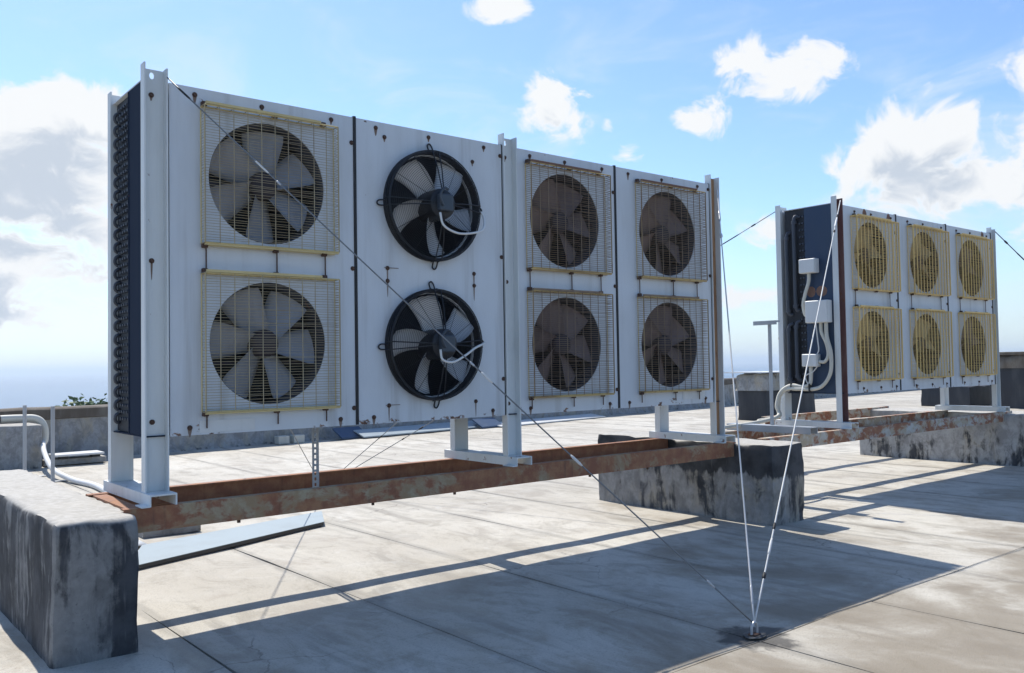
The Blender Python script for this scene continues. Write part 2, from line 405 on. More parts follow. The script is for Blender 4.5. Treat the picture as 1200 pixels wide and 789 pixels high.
def rough_block(x0, x1, y0, y1, z0, z1, rad=.03, amp=.006, step=.09, seed=0.0):
    """block with worn rounded edges and an uneven skin"""
    mb = MB(); nx, ny, nz = [max(2, int(round(d / step))) for d in (x1 - x0, y1 - y0, z1 - z0)]
    ids = {}
    def vid(i, j, k):
        if (i, j, k) not in ids:
            def cl(q, n, a, b):                               # bunch lines near the edges so the rounding has vertices
                t = q / n; t = t + .06 * math.sin(2 * math.pi * t) * -1; return a + (b - a) * t
            p = Vector((cl(i, nx, x0, x1), cl(j, ny, y0, y1), cl(k, nz, z0, z1)))
            q = Vector((min(max(p.x, x0 + rad), x1 - rad), min(max(p.y, y0 + rad), y1 - rad), min(max(p.z, z0 - 1), z1 - rad)))
            d = p - q
            if d.length > 1e-6: p = q + d.normalized() * rad
            s_ = p * 3.3 + Vector((seed, 0, 0)); s2 = p * 13 + Vector((seed, 5, 0))
            off = Vector((mnoise.noise(s_), mnoise.noise(s_ + Vector((9, 0, 0))), mnoise.noise(s_ + Vector((0, 9, 0))))) * amp
            off += Vector((mnoise.noise(s2), mnoise.noise(s2 + Vector((9, 0, 0))), mnoise.noise(s2 + Vector((0, 9, 0))))) * amp * .4
            ed = sum((abs(p.x - x0) < .05 or abs(p.x - x1) < .05, abs(p.y - y0) < .05 or abs(p.y - y1) < .05, abs(p.z - z1) < .05))
            if ed >= 2:                                       # chipped arrises
                ch = max(0, mnoise.noise(p * 9 + Vector((seed, 2, 7))) - .12) * amp * 3.2
                off += (Vector(((x0 + x1) / 2, (y0 + y1) / 2, (z0 + z1) / 2)) - p).normalized() * ch
            if k == 0: off.z = 0
            ids[(i, j, k)] = len(mb.v); mb.v.append(tuple(p + off))
        return ids[(i, j, k)]
    for i in range(nx):
        for j in range(ny):
            mb.face((vid(i, j, nz), vid(i + 1, j, nz), vid(i + 1, j + 1, nz), vid(i, j + 1, nz)))
    for k in range(nz):
        for i in range(nx):
            mb.face((vid(i, 0, k), vid(i + 1, 0, k), vid(i + 1, 0, k + 1), vid(i, 0, k + 1)))
            mb.face((vid(i + 1, ny, k), vid(i, ny, k), vid(i, ny, k + 1), vid(i + 1, ny, k + 1)))
        for j in range(ny):
            mb.face((vid(0, j + 1, k), vid(0, j, k), vid(0, j, k + 1), vid(0, j + 1, k + 1)))
            mb.face((vid(nx, j, k), vid(nx, j + 1, k), vid(nx, j + 1, k + 1), vid(nx, j, k + 1)))
    return mb

# ------------------------------------------------------------------ the setting: roof, land, sea
roof = tag(MB().box(-9, 38, -14, 12.4, -12.0, -.012).build('roof', 'seam_tar'), kind='structure')
joints_x = [-5.4 + .922 * i for i in range(34)]
rows = [(-8.5, -1.848), (-1.842, 3.357), (3.363, 12.0)]
def membrane(x0, x1, y0, y1, seed):
    mb = MB(); ny = max(6, int((y1 - y0) / .35)); nx = 3
    for side in (0, 1):
        for j in range(ny + 1):
            for i in range(nx + 1):
                y = y0 + (y1 - y0) * j / ny; x = x0 + (x1 - x0) * i / nx
                wob = .012 * mnoise.noise((x * .5 + (3 if i == nx else 0), y * 1.3, seed)) if i in (0, nx) else 0
                wy = .008 * mnoise.noise((x * 1.7, seed, y)) if j in (0, ny) else 0
                lap = .004 * math.sin(math.pi * i / nx) + .004 * mnoise.noise((x * .8, y * .8, 2.0))
                mb.v.append((x + wob, y + wy, (-.002 + lap) if side == 0 else -.011))
    n1 = (ny + 1) * (nx + 1)
    idx = lambda i, j: j * (nx + 1) + i
    for j in range(ny):
        for i in range(nx): mb.face((idx(i, j), idx(i + 1, j), idx(i + 1, j + 1), idx(i, j + 1)))
        for i in (0, nx): mb.face((idx(i, j), idx(i, j + 1), n1 + idx(i, j + 1), n1 + idx(i, j))[::(1 if i == 0 else -1)])
    for i in range(nx):
        for j in (0, ny): mb.face((idx(i, j), n1 + idx(i, j), n1 + idx(i + 1, j), idx(i + 1, j))[::(1 if j == 0 else -1)])
    return mb
for i in range(len(joints_x) - 1):
    for j, (y0, y1) in enumerate(rows):
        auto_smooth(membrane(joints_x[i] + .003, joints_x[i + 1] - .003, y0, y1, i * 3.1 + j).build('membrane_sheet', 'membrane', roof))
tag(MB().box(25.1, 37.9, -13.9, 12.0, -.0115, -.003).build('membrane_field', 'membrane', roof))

def disc_sheet(name, m, R, z, n=96, inner=0):
    mb = MB(); mb.v.append((0, 0, z))
    for q in range(n):
        th = 2 * math.pi * q / n; rr = R * (1 + (.08 * mnoise.noise((math.cos(th) * 2, math.sin(th) * 2, R)) if R < 1000 else 0))
        mb.v.append((rr * math.cos(th), rr * math.sin(th), z))
    for q in range(n): mb.face((0, 1 + q, 1 + (q + 1) % n))
    return mb.build(name, m)
tag(disc_sheet('ground', 'field', 230, -12.0), kind='structure')
tag(disc_sheet('sea', 'sea_water', 12000, -12.6), kind='structure')
# low land across the bay
mb = MB(); nseg = 60
for i in range(nseg + 1):
    a = RAD(-10 + 105 * i / nseg); h = 12 + 14 * mnoise.noise((i * .12, 3, 0)) + 5 * mnoise.noise((i * .5, 7, 0)); h = max(h, 4) * min(1, i / 6, (nseg - i) / 6)
    for R_, z_ in ((9400, -12.55), (10200, h * .45 - 12), (10900, h * .8 - 12), (11700, -12.55)):
        mb.v.append((R_ * math.sin(a), R_ * math.cos(a), z_))
for i in range(nseg):
    for j in range(3): mb.face((i * 4 + j, i * 4 + 4 + j, i * 4 + 5 + j, i * 4 + 1 + j))
tag(mb.build('hills', 'hill_far', smooth=True), kind='structure')

# parapet along the back edge of the roof
PY = lambda x: 8.78 + .108 * (x - .8)
pw_ = thing('parapet_wall', 'weathered cement parapet wall with brown tarred top along the back roof edge', 'wall')
def sweep(prof, xs, name, m, parent, sm=True):
    mb = MB(); n = len(prof)
    for i, x in enumerate(xs):
        for u, v in prof:
            mb.v.append((x, PY(x) + u + .012 * mnoise.noise((x * 2, u * 5, v * 5)), v + (.010 * mnoise.noise((x * 3, v * 6, 1)) if v > .1 else 0)))
    for i in range(len(xs) - 1):
        for q in range(n - 1): mb.face((i * n + q, i * n + n + q, i * n + n + q + 1, i * n + q + 1))
    o = mb.build(name, m, parent)
    if sm: auto_smooth(o, 40)
    return o
xs_p = [-8.8 + .3 * i for i in range(154)]
sweep([(-.06, -.01), (-.015, .05), (0, .30), (0, .60), (.26, .60), (.26, -.01)], xs_p, 'wall', 'parapet_cement', pw_)
sweep([(-.004, .565), (-.030, .575), (-.034, .64), (-.03, .70), (0, .725), (.28, .728), (.30, .70), (.30, .58)], xs_p, 'tar_capping', 'tar_brown', pw_)

# ------------------------------------------------------------------ plinths
RT = .59                                                       # rail top
def plinth(name, m, label, *a, **k):
    o = rough_block(*a, **k).build(name, m); auto_smooth(o, 60); return tag(o, label, 'plinth', 'concrete plinths carrying the condenser rails')
plinth('concrete_plinth', 'plinth_near', 'tar-stained concrete plinth in the near left corner under the rusty rail ends', -.41, -.075, -.185, 2.3, -.008, .583, rad=.022, amp=.011, step=.045, seed=1)
plinth('concrete_plinth', 'plinth_mid', 'long grey concrete plinth with black tarred top, between the two condensers', 4.235, 4.64, -.392, 1.40, -.008, .583, rad=.018, amp=.011, step=.05, seed=5)
plinth('concrete_plinth', 'plinth_far', 'grey concrete plinth at the right edge under the far end of the smaller condenser', 9.10, 9.62, -.75, 1.66, -.008, .57, rad=.02, amp=.011, step=.06, seed=9)

# ------------------------------------------------------------------ shared condenser pieces
PWD, PD = .107, .052                                           # post width, depth
def channel_prof(wd, dp, t): return [(0, 0), (t, 0), (t, dp - t), (wd - t, dp - t), (wd - t, 0), (wd, 0), (wd, dp), (0, dp)]
def make_post(parent, x, y, z0, z1, m, back=False, webm=None, rightm=0, leftm=0):
    mb = MB(); sg = -1 if back else 1; zc = z1 - .085; tk = .007
    ya, yb = sorted((y, y + sg * PD)); w0, w1 = sorted((y + sg * (PD - tk), y + sg * PD))
    mb.box(x, x + tk, ya, yb, z0, z1, 0); mb.box(x + PWD - tk, x + PWD, ya, yb, z0, z1 - .012, rightm)
    mb.box(x + tk, x + PWD * .5, w0, w1, z0, zc, leftm); mb.box(x + PWD * .5, x + PWD - tk, w0, w1, z0, zc, 1)
    mb.plate_hole(x + tk, x + PWD - tk, zc, z1 - .016, x + PWD * .45, z1 - .045, .011, w0, w1, 20, 1, rz=.016)
    return mb.build('post', [m, webm or m], parent)
def make_foot(parent, x, y0, y1, m):
    mb = MB(); wd, h, t = .120, .052, .007
    prof = [(0, 0), (t, 0), (t, h - t), (wd - t, h - t), (wd - t, 0), (wd, 0), (wd, h), (0, h)]
    mb.prism(prof, y0, y1, lambda u, v, s_: (x + u, s_, RT + .003 + v))
    mb.box(x - .035, x - .001, y0 - .004, y0 + .09, RT + .0025, RT + .009)
    return mb.build('foot', m, parent)
def make_rail(parent, name, x0, x1, y, m, flip, ztop=RT, h=.108):
    mb = MB(); t = .007; f = .052
    prof = [(0, 0), (f, 0), (f, t), (t, t), (t, h - t), (f, h - t), (f, h), (0, h)]
    if flip: fn = lambda u, v, s_: (s_, y + f - u, ztop - h + v)
    else: fn = lambda u, v, s_: (s_, y + u, ztop - h + v)
    mb.prism(prof, x0, x1, fn)
    return mb.build(name, m, parent)

# bolt with its rust run: x right, z up, stands on y = 0 facing -y
def bolt_mesh(name, run, wid):
    mb = MB()
    mb.prism([(.0085 * math.cos(a), .0085 * math.sin(a)) for a in [i * math.pi / 3 for i in range(6)]], 0, -.010, lambda u, v, t: (u, t, v), 0)
    mb.prism([(.0125 * math.cos(a), .0125 * math.sin(a)) for a in [i * math.pi / 5 for i in range(10)]], 0, -.003, lambda u, v, t: (u, t, v), 0)
    if run: mb.prism([(-wid, -.006), (-wid * .8, -run * .5), (-wid * .25, -run), (wid * .3, -run * .9), (wid * .8, -run * .4), (wid, -.004)], 0, -.0012, lambda u, v, t: (u, t, v), 1)
    return mb.mesh(name, ['bolt_rust', 'streak_rust'])
BOLTS = [bolt_mesh('bolt', .028, .008), bolt_mesh('bolt', .045, .010), bolt_mesh('bolt', 0, 0), bolt_mesh('bolt', .09, .005)]

# fan blade, root on the origin, pointing along +x, spun about y
def blade_mesh(name, m, r0, r1, c0, c1, p0, p1, sweep_=0.0, nr=7, nc=5):
    mb = MB(); th = .004
    for side in (0, 1):
        for i in range(nr + 1):
            s = i / nr; r = r0 + (r1 - r0) * s
            c = c0 + (c1 - c0) * s
            if s > .8: c *= 1 - .07 * ((s - .8) / .2) ** 2
            pt = RAD(p0 + (p1 - p0) * s)
            for j in range(nc + 1):
                q = j / nc - .5; t = q * c + sweep_ * s * s
                tip = -.020 * (abs(q) * 2) ** 3 * (r1 - r0) if s > .85 else 0
                yy = q * c * math.sin(pt) + .012 * (1 - 4 * q * q) + (th if side else 0)
                a = t * math.cos(pt) / max(r, .05)
                mb.v.append(((r + tip) * math.cos(a), yy, (r + tip) * math.sin(a)))
    n1 = (nr + 1) * (nc + 1); ix = lambda i, j: i * (nc + 1) + j
    for i in range(nr):
        for j in range(nc):
            mb.face((ix(i, j), ix(i + 1, j), ix(i + 1, j + 1), ix(i, j + 1)))
            mb.face((n1 + ix(i, j), n1 + ix(i, j + 1), n1 + ix(i + 1, j + 1), n1 + ix(i + 1, j)))
    for i in range(nr):
        for j in (0, nc): mb.face((ix(i, j), ix(i + 1, j), n1 + ix(i + 1, j), n1 + ix(i, j)))
    for j in range(nc): mb.face((ix(nr, j), ix(nr, j + 1), n1 + ix(nr, j + 1), n1 + ix(nr, j)))
    return mb.mesh(name, m, smooth=True)
BL = {k: blade_mesh('blade', k, .055, .286, .12, .225, 40, 25) for k in ('blade_pale', 'blade_dusty', 'blade_yellow')}
BLK = blade_mesh('blade', 'fan_grey_blade', .07, .280, .11, .18, 40, 24, .07)
def hub_mesh(m):
    mb = MB(); mb.lathe([(.001, .035), (.05, .037), (.066, .045), (.071, .06), (.071, .12), (.05, .14), (.001, .142)], 0, 0, 20)
    return mb.mesh('hub', m, smooth=True)
HUB = {k: hub_mesh(v) for k, v in (('blade_pale', 'hub_brown'), ('blade_dusty', 'hub_brown'), ('blade_yellow', 'hub_brown'))}
RF = .302
def bezel_mesh():
    mb = MB(); mb.lathe([(RF + .010, .006), (RF + .004, .002), (RF - .004, .010), (RF - .009, .03), (RF - .011, .17), (RF - .004, .172), (RF + .0, .04), (RF + .010, .022)], 0, 0, 56)
    return mb.mesh('fan', 'bezel', smooth=True)
BEZ = bezel_mesh()
STR = MB().box(-.30, .30, .155, .168, -.014, .014).box(-.30, .30, .155, .168, .085, .105).box(-.30, .30, .155, .168, -.105, -.085).mesh('strut', 'hub_brown')

# wire box guard, centred on the fan, x and z half sizes; sits 0.004 off the panel and stands proud towards -y
def guard_mesh(mname, wx, wz0, wz1, dep, nh, nv, rw, rv, seed):
    mb = MB(); yf = -dep
    def rod(a, b, r, m=0):
        a, b = Vector(a), Vector(b); d = (b - a).normalized(); u_ = Vector((0, 1, 0)) if abs(d.y) < .9 else Vector((0, 0, 1))
        e1 = d.cross(u_).normalized() * r; e2 = e1.cross(d).normalized() * r; bse = len(mb.v)
        for p in (a, b):
            for s1 in (e1, e2, -e1, -e2): mb.v.append(tuple(p + s1))
        for q in range(4): mb.face((bse + q, bse + (q + 1) % 4, bse + 4 + (q + 1) % 4, bse + 4 + q), m)
    rnd = random.Random(seed)
    for i in range(nh):
        z = wz0 + (wz1 - wz0) * i / (nh - 1); b = (rnd.random() - .5) * .004; z += rnd.gauss(0, .0009)
        mid = z + rnd.gauss(0, .0016); ym = yf + rnd.gauss(0, .002)
        if rnd.random() < .10: mid += rnd.choice((-1, 1)) * .006
        rod((-wx, yf, z), (0, ym, mid), rw); rod((0, ym, mid), (wx, yf, z + b), rw); rod((-wx, yf, z), (-wx, 0, z), rw); rod((wx, yf, z + b), (wx, 0, z + b), rw)
    for i in range(nv):
        x = -wx + 2 * wx * i / (nv - 1); r_ = rv * (1.1 if i in (0, nv - 1) else 1)
        rod((x, yf - rw - rv, wz0), (x, yf - rw - rv, wz1), r_); rod((x, yf, wz0), (x, 0, wz0), r_); rod((x, yf, wz1), (x, 0, wz1), r_)
    for y_ in (yf, -.006):
        rod((-wx, y_, wz0), (wx, y_, wz0), .0042, 1); rod((-wx, y_, wz1), (wx, y_, wz1), .0042, 1)
        rod((-wx, y_, wz0), (-wx, y_, wz1), .0035, 1); rod((wx, y_, wz0), (wx, y_, wz1), .0035, 1)
    me = mb.mesh('fan_guard', [mname, {'guard_rusty': 'guard_tan', 'guard_wire': 'guard_cream'}.get(mname, mname)]); return me
def strip_mesh(mname, wx, dep, zz):                              # folded flat strip along the top or bottom of a guard
    return MB().box(-wx, wx, -dep, -.002, zz - .004, zz + .004).mesh('guard_strip', mname)
WX, WZ0, WZ1 = .348, -.325, .328
GSPEC = {'blade_pale': ('guard_wire', 0, 11, .0012, .0024), 'blade_dusty': ('guard_rusty', 0, 11, .0014, .0028), 'blade_yellow': ('guard_yellow', .03, 13, .0016, .0048)}
GCOUNT = [0]
CLIP = MB().box(-.013, .013, -.026, -.001, -.013, .010).mesh('clip', 'bolt_rust', bevel=.003)

def grille_fan(unit, cx, cz, py, kind, ang, top_rust=False, gkind=None):
    fan = link('fan', BEZ, unit, (cx, py, cz))
    for i in range(6): link('blade', BL[kind], fan, (0, .09, 0), (0, -RAD(ang + 60 * i), 0))
    link('hub', HUB[kind], fan); link('strut', STR, fan)
    gx = cx + .006 if not gkind else cx + .02
    gm, ex, nv, rw, rv = GSPEC[gkind or kind]; GCOUNT[0] += 1
    g = link('fan_guard', guard_mesh(gm, WX + ex, WZ0, WZ1, .058, 51, nv, rw, rv, GCOUNT[0]), unit, (gx, py - .004, cz))
    sm = {'blade_pale': 'guard_cream', 'blade_dusty': 'guard_rusty', 'blade_yellow': 'guard_yellow'}[gkind or kind]
    MB().box(-WX, WX, -.058, -.044, WZ0 - .010, WZ0 - .005).box(-WX, WX, -.016, -.001, WZ0 - .010, WZ0 - .005).build('guard_strip', {'blade_pale': 'guard_cream', 'blade_dusty': 'guard_tan'}[kind] if not gkind else sm, g)
    MB().box(-WX * .98, WX * .72, -.062, -.046, WZ1 + .004, WZ1 + .016).build('guard_strip', 'bar_brown' if top_rust else sm, g)
    for dx in (-.335, .02, .285):
        link('clip', CLIP, g, (dx, 0, WZ0 - .008)); link('clip', CLIP, g, (dx, 0, WZ1 + .014))
    return fan
def tie_rods(unit, cx, py, z0, z1, dxs=(-.335, .02, .285), m='bolt_rust'):
    for dx in dxs: MB().tube([(cx + .015 + dx, py - .012, z0), (cx + .015 + dx, py - .012, z1)], .0035, 6).build('tie_rod', m, unit)

def black_fan(unit, cx, cz, py, ang, loop):
    R2 = .308; mb = MB()
    mb.lathe([(R2 - .02, .02), (R2 + .006, .006), (R2 + .004, -.004), (R2, -.02), (R2 - .001, -.055), (R2 - .005, -.060), (R2 - .010, -.058), (R2 - .012, -.03), (R2 - .014, .07)], 0, 0, 56)
    fan = link('fan', mb.mesh('fan', 'black_plastic', smooth=True), unit, (cx, py, cz))
    for i in range(5): link('blade', BLK, fan, (0, -.015, 0), (0, -RAD(ang + 72 * i), 0))
    mb = MB(); n = 20                                             # ring wires and spokes, slightly domed
    for i in range(n):
        r = .100 + (R2 - .115) * i / (n - 1); y = -.108 + .044 * (r / R2) ** 2
        mb.ring(r, y, 0, 0, .0011, 44, 4)
    for r, y in ((R2 + .003, -.02), (R2 + .004, -.04), (R2 + .002, -.058)): mb.ring(r, y, 0, 0, .0035, 48, 5)
    for a in (0, 90, 180, 270):
        for off in (-4, 4):
            t = RAD(a + off + 1); c, s_ = math.cos(t), math.sin(t)
            mb.tube([(c * .06, -.130, s_ * .06), (c * .2, -.102, s_ * .2), (c * R2, -.064, s_ * R2), (c * (R2 + .01), -.02, s_ * (R2 + .01))], .0036, 5)
    for a in (30, 60, 120, 150, 210, 240, 300, 330):
        t = RAD(a); c, s_ = math.cos(t), math.sin(t)
        mb.tube([(c * .10, -.106, s_ * .10), (c * R2, -.064, s_ * R2)], .0016, 4)
    g = link('fan_guard', mb.mesh('fan_guard', 'black_plastic'), fan)
    for a in (0, 90, 180, 270):                                   # four lugs bolted to the sheet
        t = RAD(a + 2); c, s_ = math.cos(t), math.sin(t); e = R2 + .035
        m2 = MB(); loop_ = [(c * R2 * .98 - s_ * .014, -.03, s_ * R2 * .98 + c * .014), (c * e - s_ * .014, -.012, s_ * e + c * .014), (c * (e + .014), -.010, s_ * (e + .014)), (c * e + s_ * .014, -.012, s_ * e - c * .014), (c * R2 * .98 + s_ * .014, -.03, s_ * R2 * .98 - c * .014)]
        m2.tube(curve_pts(loop_, 5), .0045, 6); m2.build('lug', 'black_plastic', fan)
    mo = MB(); mo.lathe([(.001, -.13), (.07, -.13), (.083, -.122), (.087, -.105), (.087, .05), (.001, .05)], 0, 0, 28)
    auto_smooth(mo.build('motor', 'black_plastic', fan))
    MB().box(-.045, .048, -.160, -.122, -.045, .05).build('terminal_box', 'motor_grey', fan, bevel=.008, seg=2)
    mb = MB(); mb.tube(curve_pts(loop, 8), .0065, 7)
    mb.build('cable', 'cable_white', fan, smooth=True)
    mb = MB(); mb.tube(curve_pts([(-.03, -.17, -.02), (-.055, -.175, .03), (-.03, -.18, .075), (.0, -.175, .07)], 6), .0075, 6)
    mb.build('cable', 'motor_grey', fan, smooth=True)
    return fan

def panel(unit, x0, x1, z0, z1, holes, py, m='panel_paint'):
    mb = MB(); g = .0085; zs = [z0, (holes[0][1] + holes[1][1]) / 2, z1]
    for i, (cx, cz, r) in enumerate(holes): mb.plate_hole(x0 + g, x1 - g, zs[i], zs[i + 1], cx, cz, r, py, py + .018, 56)
    return mb.build('front_panel', m, unit)
def bolts(unit, pts, py):
    for i, (x, z, k_) in enumerate(pts): link('bolt', BOLTS[k_], unit, (x, py, z), (0, RAD(17 * i), 0) if k_ == 2 else None)

# ------------------------------------------------------------------ condenser with eight fans
PY1 = .012; ZB, ZP, ZT = .891, 2.533, 2.606
U1 = thing('condenser_unit', 'large grey condenser with eight fans in two rows, two of them black', 'condenser')
S1 = [.107, 1.085, 2.099, 2.206, 3.077, 4.100]
zl, zu = 1.322, 2.117
FX = {'A': .601, 'B': 1.571, 'C': 2.617, 'D': 3.615}
for (a, b, c, zz) in ((S1[0], S1[1], 'A', (zl, zu)), (S1[3], S1[4], 'C', (zl, zu)), (S1[4], S1[5], 'D', (zl, zu))):
    panel(U1, a, b, ZB, ZP, [(FX[c], zz[0], RF), (FX[c], zz[1], RF)], PY1)
panel(U1, S1[1], S1[2], ZB, ZP, [(FX['B'], 1.316, .29), (FX['B'], 2.101, .29)], PY1)
grille_fan(U1, FX['A'], zu, PY1, 'blade_pale', 28); grille_fan(U1, FX['A'], zl, PY1, 'blade_pale', 57)
grille_fan(U1, FX['C'], zu, PY1, 'blade_dusty', 62, True); grille_fan(U1, FX['C'], zl, PY1, 'blade_dusty', 54)
grille_fan(U1, FX['D'], zu, PY1, 'blade_dusty', 30, True); grille_fan(U1, FX['D'], zl, PY1, 'blade_dusty', 92)
for c in 'ACD':
    tie_rods(U1, FX[c], PY1, zl + WZ1 + .02, zu + WZ0 - .012); tie_rods(U1, FX[c], PY1, ZB + .03, zl + WZ0 - .012)
black_fan(U1, FX['B'], 2.101, PY1, 120, [(-.05, -.165, -.06), (-.03, -.17, -.13), (.07, -.165, -.165), (.2, -.15, -.15), (.285, -.12, -.115), (.325, -.07, -.04), (.312, -.05, .0)])
black_fan(U1, FX['B'], 1.316, PY1, 95, [(-.06, -.165, -.03), (-.05, -.17, -.085), (.02, -.17, -.10), (.11, -.16, -.065), (.2, -.14, -.02), (.30, -.09, .005), (.315, -.06, .01)])
# bolts along the seams and the edges
bp = []
for a, b in ((S1[0], S1[1]), (S1[1], S1[2]), (S1[3], S1[4]), (S1[4], S1[5])):
    wd = b - a
    for f_, k_ in ((.13, 1), (.47, 0), (.86, 0)): bp.append((a + wd * f_, ZP - .035, k_))
    for f_, k_ in ((.10, 1), (.90, 1)): bp.append((a + wd * f_, ZB + .035, k_))
    for z in (1.05, 1.78, 2.42): bp.append((b - .018, z + .07 * math.sin(9 * b + z), 2))
for dx in (-.29, .30):
    for z, k_ in ((1.735, 3), (1.665, 3), (.985, 3)): bp.append((FX['B'] + dx, z, k_))
bp.append((FX['B'] - .30, 2.455, 0)); bp.append((FX['B'] + .30, 2.40, 0))
bolts(U1, bp, PY1)
# faint outlines left by the guards that were taken off the black fans
for z in (1.735, .985):
    MB().box(FX['B'] - .31, FX['B'] - .22, PY1 - .003, PY1 - .0005, z, z + .004).build('guard_bracket', 'streak_rust', U1)
def patch(unit, cx, cz, rx, rz, py, m, seed, n=26):
    mb = MB(); P = [(cx + rx * math.cos(2 * math.pi * i / n) * (1 + .35 * mnoise.noise((i * .7, seed, 0))), max(cz - rz * .62, cz + rz * math.sin(2 * math.pi * i / n) * (1 + .6 * mnoise.noise((i * .9, seed, 4))))) for i in range(n)]
    mb.prism(P, py, py - .0011, lambda u, v, t: (u, t, v)); mb.build('rust_patch', m, unit)
MB().box(3.74, 3.99, PY1 - .003, PY1 - .0004, ZB + .035, ZB + .095).build('label_plate', 'box_white', U1)
MB().box(.25, .52, PY1 - .003, PY1 - .0004, ZB + .010, ZB + .065).build('label_plate', 'box_white', U1)
# casing behind the panels: dark seam backing, coil, end sheets, top and bottom
for x in (S1[1], S1[4]): MB().box(x - .0075, x + .0075, PY1 - .006, PY1 + .03, ZB + .002, ZP + .006).build('seam_strip', 'black_rubber', U1)
for x in (S1[2] - .006, S1[5] - .008): MB().box(x - .003, x + .012, PY1 + .002, PY1 + .03, ZB + .002, ZP + .004).build('seam_strip', 'black_rubber', U1)
YC0, YC1 = .285, .560
MB().box(.032, 4.185, YC0, YC1, ZB + .01, ZP + .006).build('coil', 'dark_coil', U1)
MB().box(.012, 4.195, .060, YC1 + .01, ZP + .008, ZP + .014).build('top_sheet', 'panel_paint', U1)
MB().box(.012, 4.195, .032, YC1 + .01, ZB + .001, ZB + .007).build('bottom_sheet', 'navy_side', U1)
MB().box(2.11, 2.195, .064, YC0 - .002, ZB + .01, ZP).build('partition', 'dark_coil', U1)
for x in (.012, 4.180): MB().box(x, x + .012, .060, YC0 - .002, ZB + .009, ZP + .006).build('end_sheet', 'navy_side', U1)
def hairpins(unit, x, n, z0, z1, yb, cols):
    """return bends of the coil on the left end, one part per bend, plus the tube ends in front"""
    mb = MB(); R_ = (z1 - z0) / n * .36
    mb.tube([(x, 0, -R_)] + [(x - .026 * math.sin(math.pi * q / 8) ** .5, 0, -R_ * math.cos(math.pi * q / 8)) for q in range(1, 8)] + [(x, 0, R_)], .0085, 7)
    me = mb.mesh('return_bend', 'copper_dark', smooth=True)
    me2 = MB().tube([(x, 0, 0), (x - .018, 0, 0)], .0075, 7).mesh('tube_end', 'copper_dark')
    for i in range(n):
        z = z0 + (z1 - z0) * (i + .5) / n
        link('return_bend', me, unit, (0, yb, z), (RAD(14), 0, 0)); 
        for c in cols: link('tube_end', me2, unit, (0, c, z)); link('tube_end', me2, unit, (0, c + .02, z + .034))
hairpins(U1, .033, 24, ZB + .04, ZP - .04, .50, (.32, .36, .40, .44))
MB().box(.008, .031, YC0 - .012, YC0 - .003, ZB + .009, ZP + .004).build('end_flange', 'navy_side', U1)
# slotted angle hanging under the coil: a web pierced by slots
def slotted(unit, x, y, z0, z1):
    mb = MB(); n = int((z1 - z0) / .030)
    for i in range(n):
        zz = z0 + (z1 - z0) * i / n; h = (z1 - z0) / n
        mb.box(x, x + .012, y, y + .003, zz, zz + h); mb.box(x + .026, x + .038, y, y + .003, zz, zz + h); mb.box(x + .012, x + .026, y, y + .003, zz, zz + h * .42)
    mb.box(x + .038, x + .041, y, y + .03, z0, z1)
    mb.build('slotted_angle', 'zinc', unit)

# steel stand of the big condenser
F1 = thing('steel_stand', 'steel stand of grey posts on long brown rusty rails under the eight fan condenser', 'stand')
for i, x in enumerate((0, 2.100, 4.100)):
    make_post(F1, x, 0, RT + .0555, ZT, 'post_paint', False, 'post_rusty' if i == 2 else None, 0, 1)
    make_post(F1, x, .60, RT + .0555, ZT, 'post_paint', back=True)
    make_foot(F1, x - .0065, -.088, .66, 'post_paint')
    bolts(F1, [(x + .045, z, k_) for z, k_ in ((2.47, 0), (1.70 + .2 * math.sin(x * 3), 3 if i == 0 else 2), (.96, 2))], PD - .007)
make_rail(F1, 'rail', -.105, 4.26, -.055, 'rail_rust', False); make_rail(F1, 'rail', -.105, 4.26, .545, 'rail_inner', True, RT + .002)
MB().box(-.085, -.022, -.004, .59, .578, .588).box(-.032, -.024, -.004, .59, .49, .5775).build('end_channel', 'rail_inner', F1)
for x in (.42, 1.15, 1.68, 2.75, 3.3):
    MB().prism([(.009 * math.cos(i * math.pi / 3), .009 * math.sin(i * math.pi / 3)) for i in range(6)], RT - .124, RT - .1085, lambda u, v, t: (x + u, -.03 + v, t)).build('bolt', 'bolt_rust', F1)

# ------------------------------------------------------------------ condenser with six fans
PY2 = .012; ZB2, ZP2, ZT2 = .893, 2.572, 2.640
U2 = thing('condenser_unit', 'smaller condenser with six yellow-guarded fans and a dark blue end, at the right', 'condenser')
Q = [5.968, 6.936, 7.981, 9.068]; zl2, zu2 = 1.335, 2.156
FX2 = (6.462, 7.503, 8.557)
for i in range(3):
    panel(U2, Q[i], Q[i + 1], ZB2, ZP2, [(FX2[i], zl2, RF), (FX2[i], zu2, RF)], PY2)
    grille_fan(U2, FX2[i], zu2, PY2, ('blade_yellow', 'blade_yellow', 'blade_dusty')[i], 20 + 23 * i, gkind='blade_yellow'); grille_fan(U2, FX2[i], zl2, PY2, ('blade_yellow', 'blade_yellow', 'blade_dusty')[i], 50 + 17 * i, gkind='blade_yellow')
    tie_rods(U2, FX2[i], PY2, zl2 + WZ1 + .02, zu2 + WZ0 - .012, (-.335, .285)); tie_rods(U2, FX2[i], PY2, ZB2 + .03, zl2 + WZ0 - .012, (-.335, .285))
    MB().box(Q[i + 1] - .0075, Q[i + 1] + .0075, PY2 - .006, PY2 + .03, ZB2 + .002, ZP2 + .008).build('seam_strip', 'black_rubber', U2)
bp = []
